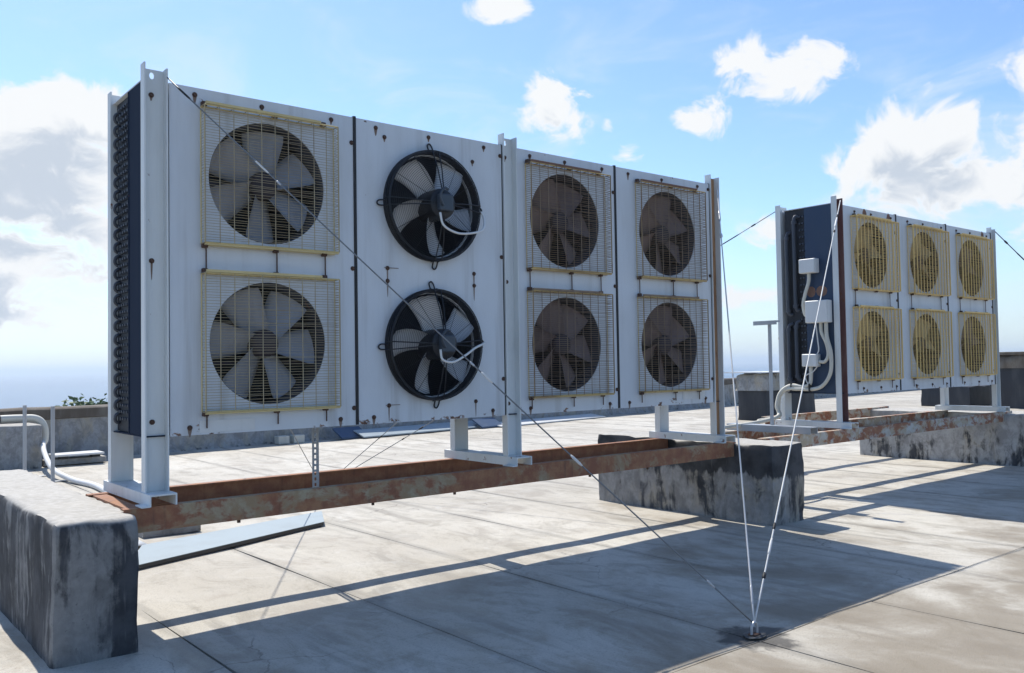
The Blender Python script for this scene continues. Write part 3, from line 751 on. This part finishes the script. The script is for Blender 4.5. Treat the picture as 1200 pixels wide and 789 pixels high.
for i in range(3):
    a, b = Q[i], Q[i + 1]
    for f_, k_ in ((.22, 1), (.52, 2), (.90, 1)): bp.append((a + (b - a) * f_, ZP2 - .04, k_))
    for f_, k_ in ((.3, 0), (.62, 0), (.92, 1)): bp.append((a + (b - a) * f_, ZB2 + .04, k_))
    for z in (1.05, 1.75, 2.4): bp.append((b - .02, z, 2))
bolts(U2, bp, PY2)
for i, x in enumerate((6.36, 6.80, 8.86)): patch(U2, x, ZP2 - .05, .035, .05, PY2, 'bar_brown', 4.0 + i)
YD0, YD1 = .33, .535
MB().box(5.886, 9.160, YD0, YD1, ZB2 + .01, ZP2 + .006).build('coil', 'dark_coil', U2)
MB().box(5.872, 9.168, .060, YD1 + .01, ZP2 + .008, ZP2 + .014).build('top_sheet', 'panel_paint', U2)
MB().box(5.872, 9.168, .032, YD1 + .01, ZB2 + .001, ZB2 + .007).build('bottom_sheet', 'navy_side', U2)
for x in (5.872, 9.156): MB().box(x, x + .012, .060, YD0 - .002, ZB2 + .009, ZP2 + .006).build('end_sheet', 'blue_side', U2)
hb = MB(); hb.box(5.874, 5.885, YD0 - .012, YD0 - .003, ZB2 + .009, ZP2 + .004); hb.build('end_flange', 'navy_side', U2)
tme = MB().tube([(5.886, 0, 0), (5.868, 0, 0)], .009, 7).mesh('tube_end', 'copper_dark')
for i in range(26):
    for c in (.345, .375): link('tube_end', tme, U2, (0, c, ZB2 + .05 + i * .0625))
for y, za, zb in ((.505, 1.62, 2.36), (.425, 1.66, 2.50), (.505, 1.00, 1.52), (.425, 1.02, 1.54)):      # header pipes
    mb = MB(); mb.tube(curve_pts([(5.885, y - .03, za - .01), (5.86, y, za + .03), (5.855, y, (za + zb) / 2), (5.858, y, zb - .03), (5.885, y - .03, zb + .012)], 6), .017, 10); mb.build('header_pipe', 'copper_dark', U2, smooth=True)
    for z in (za + .03, zb - .04): MB().tube([(5.86, y, z - .014), (5.86, y, z + .014)], .025, 10).build('pipe_union', 'copper_dark', U2)
patch_o = MB().prism([(.055 * math.cos(i * .628), .05 * math.sin(i * .628)) for i in range(10)], 0, -.0012, lambda u, v, t: (5.872 + t, .17 + u, 1.81 + v)).build('rust_patch', 'bar_brown', U2)
MB().prism([(.045 * math.cos(i * .628), .05 * math.sin(i * .628)) for i in range(10)], 0, -.0012, lambda u, v, t: (5.872 + t, .275 + u, 1.81 + v)).build('rust_patch', 'bar_brown', U2)
def jbox(y0, y1, z0, z1, d, extra=True):
    o = MB().box(5.868 - d, 5.870, y0, y1, z0, z1).build('junction_box', 'box_white', U2, bevel=.008, seg=2)
    MB().box(5.868 - d - .012, 5.868 - d - .001, y0 + .003, y1 - .003, z0 + .003, z1 - .003).build('lid', 'box_white', o, bevel=.004)
    return o
b1 = jbox(.185, .345, 1.975, 2.105, .07); b2 = jbox(.070, .290, 1.525, 1.725, .075); b3 = jbox(.195, .345, 1.135, 1.250, .06)
def conduit(pts, r, m='hose_cream', n=8): return MB().tube(curve_pts(pts, 8), r, n).build('conduit', m, U2, smooth=True)
X_ = 5.835
conduit([(X_, .27, 1.98), (X_, .275, 1.90), (X_, .31, 1.80), (X_, .335, 1.70), (X_, .32, 1.61), (X_, .285, 1.585)], .016)
conduit([(X_, .165, 1.53), (X_, .16, 1.44), (X_, .115, 1.34), (X_, .10, 1.24), (X_, .135, 1.18), (X_, .19, 1.18)], .016)
conduit([(X_, .115, 1.53), (X_, .11, 1.40), (X_, .075, 1.25), (X_, .085, 1.08), (X_, .16, .97), (X_, .26, .935), (X_ - .01, .40, .935), (X_ - .02, .52, .93), (X_ - .03, .585, .86), (X_ - .03, .60, .75), (X_ - .06, .58, .68), (X_ - .35, .60, .655)], .017)
conduit([(X_, .275, 1.135), (X_, .275, 1.06), (X_, .29, .98), (X_, .36, .955), (X_ - .01, .48, .965), (X_ - .04, .57, .90), (X_ - .06, .60, .78), (X_ - .10, .56, .69), (X_ - .5, .50, .655), (X_ - .95, .62, .62)], .017)
conduit([(X_, .215, 1.53), (X_ - .005, .20, 1.40), (X_ - .005, .19, 1.29), (X_ - .005, .205, 1.25)], .006, 'cable_white', 6)
conduit([(X_, .19, 1.16), (X_ - .01, .25, 1.09), (X_ - .01, .325, 1.05), (X_ - .005, .30, .97), (X_, .26, .93)], .005, 'cable_white', 6)
for y in (.285, .47): MB().box(X_ - .026, X_ + .02, y - .006, y + .006, .905, .985).build('cable_tie', 'black_rubber', U2)

F2 = thing('steel_stand', 'grey steel stand with flaking painted rails under the six fan condenser', 'stand')
for i, x in enumerate((5.861, 9.068)):
    make_post(F2, x, 0, RT + .0555, ZT2, 'post_paint', False, 'post_maroon' if i == 0 else None, 1)
    make_post(F2, x, .62, RT + .0555, ZT2, 'post_paint', back=True)
    make_foot(F2, x - .0065, -.088, .68, 'post_paint')
    bolts(F2, [(x + .045, z, k_) for z, k_ in ((2.3, 2), (1.62, 0), (.96, 2))], PD - .007)
make_rail(F2, 'rail', 4.60, 9.300, -.055, 'rail_painted', False); make_rail(F2, 'rail', 4.60, 9.20, .55, 'rail_painted', True, RT + .002)
MB().box(9.302, 9.310, -.06, .0, RT - .11, RT + .004).build('end_plate', 'zinc', F2)

# ------------------------------------------------------------------ guy wires and anchors
def anchor(name, x, y, label):
    t = thing(name, label, 'anchor', 'roof anchors of the guy wires')
    MB().prism([(.055 * math.cos(i * .3927) * (1 + .5 * mnoise.noise((i * .8, x, 0))), .05 * math.sin(i * .3927) * (1 + .5 * mnoise.noise((i * .8, x, 3)))) for i in range(16)], .0062, .0085, lambda u, v, s_: (x + u * 1.1, y + v * .9, s_)).build('tar_patch', 'wet_tar', t)
    MB().box(x - .026, x + .026, y - .018, y + .018, .0086, .014).build('base_plate', 'bolt_rust', t, bevel=.003)
    MB().tube(curve_pts([(x - .02, y, .012), (x - .018, y, .045), (x, y, .062), (x + .018, y, .045), (x + .02, y, .012)], 5), .006, 6).build('eye', 'zinc', t)
    return t
AF = (2.01, -1.79); AR = (2.687, 3.555)
anchor('roof_anchor', *AF, 'rusty eye anchor on a dark tar patch in front, where three guy wires meet')
anchor('roof_anchor', *AR, 'rear eye anchor on the sunlit roof behind the rusty rails')
anchor('roof_anchor', 10.4, -1.8, 'eye anchor on the roof beyond the far right plinth')
def guy(p, q, r, m, label, sleeves, sag=.012, sm='rope_white'):
    t = thing('guy_wire', label, 'wire', 'guy wires of the condensers'); p, q = Vector(p), Vector(q)
    pts = [p.lerp(q, i / 24) - Vector((0, 0, sag * 4 * (i / 24) * (1 - i / 24))) for i in range(25)]
    MB().tube(pts, r, 6).build('cable', m, t, smooth=True)
    for a, ln, rr, mm in sleeves:
        d = (q - p).normalized(); c = p.lerp(q, a) - Vector((0, 0, sag * 4 * a * (1 - a)))
        MB().tube([c - d * ln / 2, c - d * ln * .3, c + d * ln * .3, c + d * ln / 2], [rr * .4, rr * .68, rr * .68, rr * .4], 6).build('sleeve', mm, t, smooth=True)
EY = .055
guy((.10, -.012, 2.548), (*AF, EY), .0036, 'wire_steel', 'dark steel guy wire slanting across the two left fans down to the front anchor', [(.03, .09, .008, 'black_rubber'), (.17, .10, .007, 'rope_white'), (.20, .03, .008, 'zinc'), (.56, .07, .009, 'rope_white'), (.535, .03, .008, 'zinc'), (.71, .07, .0095, 'rope_white'), (.93, .05, .008, 'zinc')])
guy((4.165, -.012, 2.50), (*AF, EY), .0042, 'rope_white', 'white guy wire from the rusty right post straight down to the front anchor', [(.10, .16, .012, 'zinc'), (.17, .05, .016, 'rope_white'), (.96, .12, .009, 'zinc')])
guy((5.91, -.012, 2.60), (*AF, EY), .0042, 'rope_white', 'white guy wire from the smaller condenser down to the front anchor', [(.07, .05, .014, 'black_rubber'), (.10, .20, .013, 'rope_white'), (.135, .05, .014, 'black_rubber'), (.87, .05, .011, 'black_rubber'), (.90, .12, .010, 'rope_white'), (.94, .04, .013, 'black_rubber')])
guy((.05, .612, 2.55), (*AR, EY), .0036, 'wire_steel', 'thin rear guy wire from the left back post to the rear anchor', [(.85, .04, .008, 'zinc')])
guy((4.15, .612, 2.55), (*AR, EY), .0036, 'wire_steel', 'thin rear guy wire from the right back post of the eight fan condenser', [(.8, .05, .009, 'black_rubber')])
guy((5.90, .632, 2.60), (*AR, EY), .0042, 'wire_steel', 'dark rear guy wire between the tops of both condensers, slanting down left', [(.05, .05, .012, 'black_rubber'), (.10, .22, .009, 'black_rubber'), (.78, .05, .013, 'black_rubber'), (.82, .03, .011, 'black_rubber')])
guy((9.13, -.012, 2.60), (10.4, -1.8, EY), .0055, 'wire_steel', 'dark guy wire leaving the frame at the right edge from the last post', [(.05, .05, .016, 'black_rubber'), (.12, .2, .010, 'black_rubber')])

# ------------------------------------------------------------------ loose things on the roof
# foot channel with a T shaped stand across the rails between the units
t = thing('tee_stand', 'thin T-shaped steel post standing on a loose channel beside the blue condenser end', 'stand')
mb = MB(); mb.prism([(0, 0), (.006, 0), (.006, .05), (.104, .05), (.104, 0), (.11, 0), (.11, .056), (0, .056)], -.14, .68, lambda u, v, s_: (5.13 + u, s_, RT + .003 + v)); mb.build('base_channel', 'zinc', t)
MB().box(5.198, 5.220, .258, .280, RT + .0595, 1.52).build('upright', 'zinc', t)
MB().box(5.16, 5.215, .17, .40, 1.5205, 1.535).box(5.160, 5.166, .17, .40, 1.50, 1.5203).build('head_plate', 'zinc', t)
# third rusty beam behind
t = thing('steel_beam', 'short rust-flecked steel beam lying behind the smaller condenser stand', 'beam')
make_rail(t, 'channel', 6.9, 9.55, 1.50, 'rail_painted', False)
MB().box(9.54, 9.552, 1.49, 1.57, RT - .112, RT + .004).build('end_plate', 'zinc', t)
tag(auto_smooth(rough_block(6.7, 7.05, 1.35, 1.75, -.008, RT - .112, rad=.03, amp=.01, step=.1, seed=31).build('concrete_support', 'plinth_far')), 'low concrete support under the left end of the short rear beam', 'plinth')
# white panel lying under the rails
A_, B_, C_, D_ = Vector((.30, 1.385, 0)), Vector((1.884, 1.957, 0)), Vector((2.10, 2.42, 0)), Vector((.58, 2.02, 0))
t = thing('sandwich_panel', 'pale blue-white insulated panel lying flat on the roof under the rails', 'panel')
def slab(parent, name, pts, z0, z1, m):
    mb = MB(); mb.prism([(p.x, p.y) for p in pts], z0, z1, lambda u, v, s_: (u, v, s_)); return mb.build(name, m, parent)
slab(t, 'top_skin', (A_, B_, C_, D_), .0305, .034, 'sheet_blue'); slab(t, 'core', [A_.lerp(C_, .004), B_.lerp(D_, .004), C_.lerp(A_, .004), D_.lerp(B_, .004)], .006, .0303, 'sheet_edge')
tag(auto_smooth(rough_block(.70, 1.12, 2.42, 2.66, .004, .075, rad=.012, amp=.003, step=.06, seed=12).build('concrete_slab', 'parapet_cement')), 'small grey slab on the roof behind the insulated panel', 'slab')
mb = MB()
for i in range(9):
    u = i / 8; zz = .02 + .11 * (1 - u) ** 2
    for v in (0, 1): mb.v.append((.34 + .30 * u, 2.02 + .32 * v + .05 * u, zz))
for i in range(8): mb.face((2 * i, 2 * i + 2, 2 * i + 3, 2 * i + 1))
o = mb.build('bent_sheet', 'box_white', smooth=True); sol = o.modifiers.new('thick', 'SOLIDIFY'); sol.thickness = .004
tag(o, 'curled white metal sheet on the roof just right of the near plinth', 'sheet')
# left background: cement block, insulated pipe, hose, two posts, boards
tag(auto_smooth(rough_block(-1.6, 1.19, 8.15, 8.73, -.008, .55, rad=.04, amp=.012, step=.1, seed=21).build('cement_block', 'parapet_cement')), 'low grey cement block against the parapet at the left edge', 'block')
t = thing('insulated_pipe', 'grey-beige insulated pipe over the cement block bending down to a white hose', 'pipe')
MB().tube(curve_pts([(-2.2, 8.42, .62), (.4, 8.42, .62), (.98, 8.42, .62), (1.17, 8.40, .60), (1.245, 8.38, .50), (1.25, 8.36, .36), (1.225, 8.33, .30)], 8), .048, 12).build('insulation', 'hose_cream', t, smooth=True)
MB().tube(curve_pts([(1.225, 8.33, .31), (1.12, 7.7, .22), (1.04, 6.85, .10), (1.10, 6.2, .035), (1.16, 5.5, .03), (1.05, 4.4, .03), (.75, 3.2, .03)], 9), .030, 10).build('hose', 'cable_white', t, smooth=True)
for x in (.75, 1.02): MB().lathe([(.052, -.012), (.053, 0), (.052, .012)], 0, 0, 12).build('strap', 'hub_brown', t).matrix_local = Matrix.Translation((x, 8.42, .62)) @ Matrix.Rotation(RAD(90), 4, 'Z')
for (x, y, lb) in ((.81, 7.17, 'left one of two thin grey steel posts in front of the parapet'), (.96, 6.49, 'right one of two thin grey steel posts in front of the parapet')):
    t = thing('steel_post', lb, 'post', 'thin steel posts at the left')
    MB().box(x - .018, x + .018, y - .018, y + .018, .010, .826).build('upright', 'zinc', t, bevel=.004)
    MB().box(x - .20, x + .22, y - .05, y + .02, .0045, .0098).build('base_bar', 'zinc', t)
for i, (x0, x1, y0, y1, z0, z1, rz, m, lb) in enumerate(((1.22, 1.95, 8.20, 8.50, .012, .085, -8, 'parapet_cement', 'lower grey board lying by the parapet behind the thin posts'), (1.30, 1.90, 8.10, 8.46, .125, .15, -5, 'box_white', 'upper pale board resting on blocks by the parapet'))):
    o = MB().box(x0, x1, y0, y1, z0, z1).build('board', m, bevel=.004); tag(o, lb, 'board', 'boards by the parapet')
for x in (1.40, 1.78): tag(MB().box(x, x + .10, 8.22, 8.36, .086, .1245).build('spacer_block', 'tar_black', bevel=.004), ('left' if x < 1.5 else 'right') + ' dark spacer block between the two boards by the parapet', 'block', 'spacer blocks')
# sheets and cartons along the foot of the parapet
def tilted_sheet(name, m, a, b, wd, z0, z1, th, label, cat, grp=None):
    a, b = Vector((*a, 0)), Vector((*b, 0)); d = (b - a).normalized(); nrm = Vector((-d.y, d.x, 0)) * wd
    mb = MB(); bse = []
    for p, zz in ((a, z0), (b, z0), (b + nrm, z1), (a + nrm, z1)): bse.append((p.x, p.y, zz))
    mb.v += bse + [(x, y, z + th) for x, y, z in bse]
    for q in ((3, 2, 1, 0), (4, 5, 6, 7), (0, 1, 5, 4), (1, 2, 6, 5), (2, 3, 7, 6), (3, 0, 4, 7)): mb.face(q)
    return tag(mb.build(name, m), label, cat, grp)
tilted_sheet('metal_sheet', 'sheet_blue', (6.1, 8.75), (8.9, 9.15), .28, .02, .12, .02, 'long pale blue metal sheet leaning at the foot of the parapet', 'sheet', 'metal sheets by the parapet')
tilted_sheet('metal_sheet', 'box_white', (9.2, 8.95), (12.6, 9.55), .40, .01, .06, .02, 'long white metal sheet lying by the parapet behind the middle post', 'sheet', 'metal sheets by the parapet')
tilted_sheet('tarpaulin', 'tarp_blue', (5.75, 8.85), (6.3, 8.95), .25, .012, .16, .03, 'dark blue folded tarpaulin between the cartons and the metal sheet', 'tarpaulin', None)
tilted_sheet('tarpaulin', 'tarp_blue', (8.75, 8.98), (9.35, 9.1), .25, .012, .15, .03, 'dark blue bundle between the two long metal sheets', 'tarpaulin', None)
for x, lb in ((4.66, 'left pale carton at the foot of the parapet'), (4.92, 'right pale carton at the foot of the parapet')):
    o = MB().box(x, x + .18, 8.88, 9.05, .006, .13).build('carton', 'hose_cream', bevel=.006); tag(o, lb, 'carton', 'cartons by the parapet')
# tarred block with a sheet lid behind the gap between the units
t = thing('tarred_block', 'black tarred masonry block with crumpled felt on top, left of the blue condenser end', 'block')
auto_smooth(rough_block(13.6, 15.4, 6.12, 6.78, -.008, .66, rad=.03, amp=.02, step=.14, seed=41).build('body', 'tar_black', t))
auto_smooth(rough_block(13.55, 15.45, 6.07, 6.83, .60, .93, rad=.10, amp=.075, step=.10, seed=44).build('felt', 'parapet_cement', t), 70)
mb = MB(); mb.prism([(13.4, 5.95), (15.6, 6.0), (15.6, 6.9), (13.45, 7.0)], .955, .975, lambda u, v, s_: (u, v, s_)); mb.build('lid', 'box_white', t)
# far right: dark block and a roof hatch
tag(auto_smooth(rough_block(20.6, 21.9, 5.2, 6.4, -.008, .50, rad=.03, amp=.015, step=.16, seed=51).build('tarred_plinth', 'tar_black')), 'low black tarred plinth seen behind the last post of the smaller condenser', 'plinth')
t = thing('roof_hatch', 'tall dark grey roof hatch with a crumpled capping at the right edge', 'hatch')
auto_smooth(rough_block(20.6, 22.4, 2.2, 4.75, -.008, 1.0, rad=.03, amp=.02, step=.2, seed=55).build('body', 'tar_black', t))
auto_smooth(rough_block(20.52, 22.48, 2.12, 4.83, .93, 1.25, rad=.10, amp=.07, step=.12, seed=57).build('felt', 'tar_brown', t), 70)
MB().box(20.45, 22.6, 2.0, 4.95, 1.24, 1.31).build('cap', 'tar_brown', t, bevel=.01)
# weeds and rubble ridge at the foot of the far parapet
slotted(U1, 1.052, .47, .48, ZB)

# ------------------------------------------------------------------ trees beyond the parapet
def tree_mesh(seed, H, R_, nleaf):
    rnd = random.Random(seed); tr = MB()
    tr.tube(curve_pts([(0, 0, 0), (.15, .1, H * .3), (-.05, .2, H * .6), (.1, .1, H * .85)], 5), [.28 - .22 * i / 15 for i in range(16)], 8)
    cl = []
    for i in range(22):
        a = rnd.random() * 6.283; zz = H * (.45 + .5 * rnd.random()); rr = R_ * (.25 + .6 * rnd.random()) * (1 - max(0, (zz / H - .75)) * 2)
        c = Vector((rr * math.cos(a), rr * math.sin(a), zz)); cl.append((c, R_ * (.22 + .2 * rnd.random())))
        tr.tube([(0, .1, zz * .75), tuple(c * .6 + Vector((0, 0, zz * .36))), tuple(c)], [.07, .045, .015], 5)
    lf = MB()
    for i in range(nleaf):
        c, r = rnd.choice(cl); d = Vector((rnd.gauss(0, 1), rnd.gauss(0, 1), rnd.gauss(0, .8))).normalized() * r * rnd.random() ** .4
        p = c + d; s_ = .09 + .08 * rnd.random(); u = Vector((rnd.gauss(0, 1), rnd.gauss(0, 1), rnd.gauss(0, .6))).normalized(); v = u.orthogonal().normalized()
        b = len(lf.v); lf.v += [tuple(p - u * s_), tuple(p + v * s_ * .5), tuple(p + u * s_), tuple(p - v * s_ * .5)]; lf.face((b, b + 1, b + 2, b + 3))
    return tr.mesh('trunk', 'bark', smooth=True), lf.mesh('crown', 'leaf')
T1 = tree_mesh(3, 12, 2.6, 9000)
for (x, y, s_, lb) in ((14.0, 33.5, 1.012, 'bright green tree top peeking over the parapet left of the big condenser'), (8.3, 37.0, .99, 'faint tree top barely showing over the parapet at the far left'),
                       (10.2, 36.0, .992, 'low bushy tree top on the parapet line above the white hose'), (56, 52, 1.03, 'tree top beyond the roof edge behind the gap between the condensers')):
    t = thing('garden_tree', lb, 'tree', 'trees beyond the roof edge'); t.location = (x, y, -12.0); t.scale = (1.1, 1.1, s_); t.rotation_euler.z = x
    link('trunk', T1[0], t); link('crown', T1[1], t)

# ------------------------------------------------------------------ haze over the sea
hz = MB().box(-12600, 12600, -12600, 12600, -14.0, 16.0).build('haze', [])
hm = bpy.data.materials.new('haze_air'); hm.use_nodes = True; k = N(hm.node_tree); k.n.clear()
vol = k.new('ShaderNodeVolumePrincipled'); vol.inputs['Color'].default_value = (.76, .88, 1.0, 1); vol.inputs['Density'].default_value = 7e-4; vol.inputs['Anisotropy'].default_value = .3
ho = k.new('ShaderNodeOutputMaterial'); k.l.new(vol.outputs[0], ho.inputs['Volume']); hz.data.materials.append(hm)
tag(hz, kind='stuff')
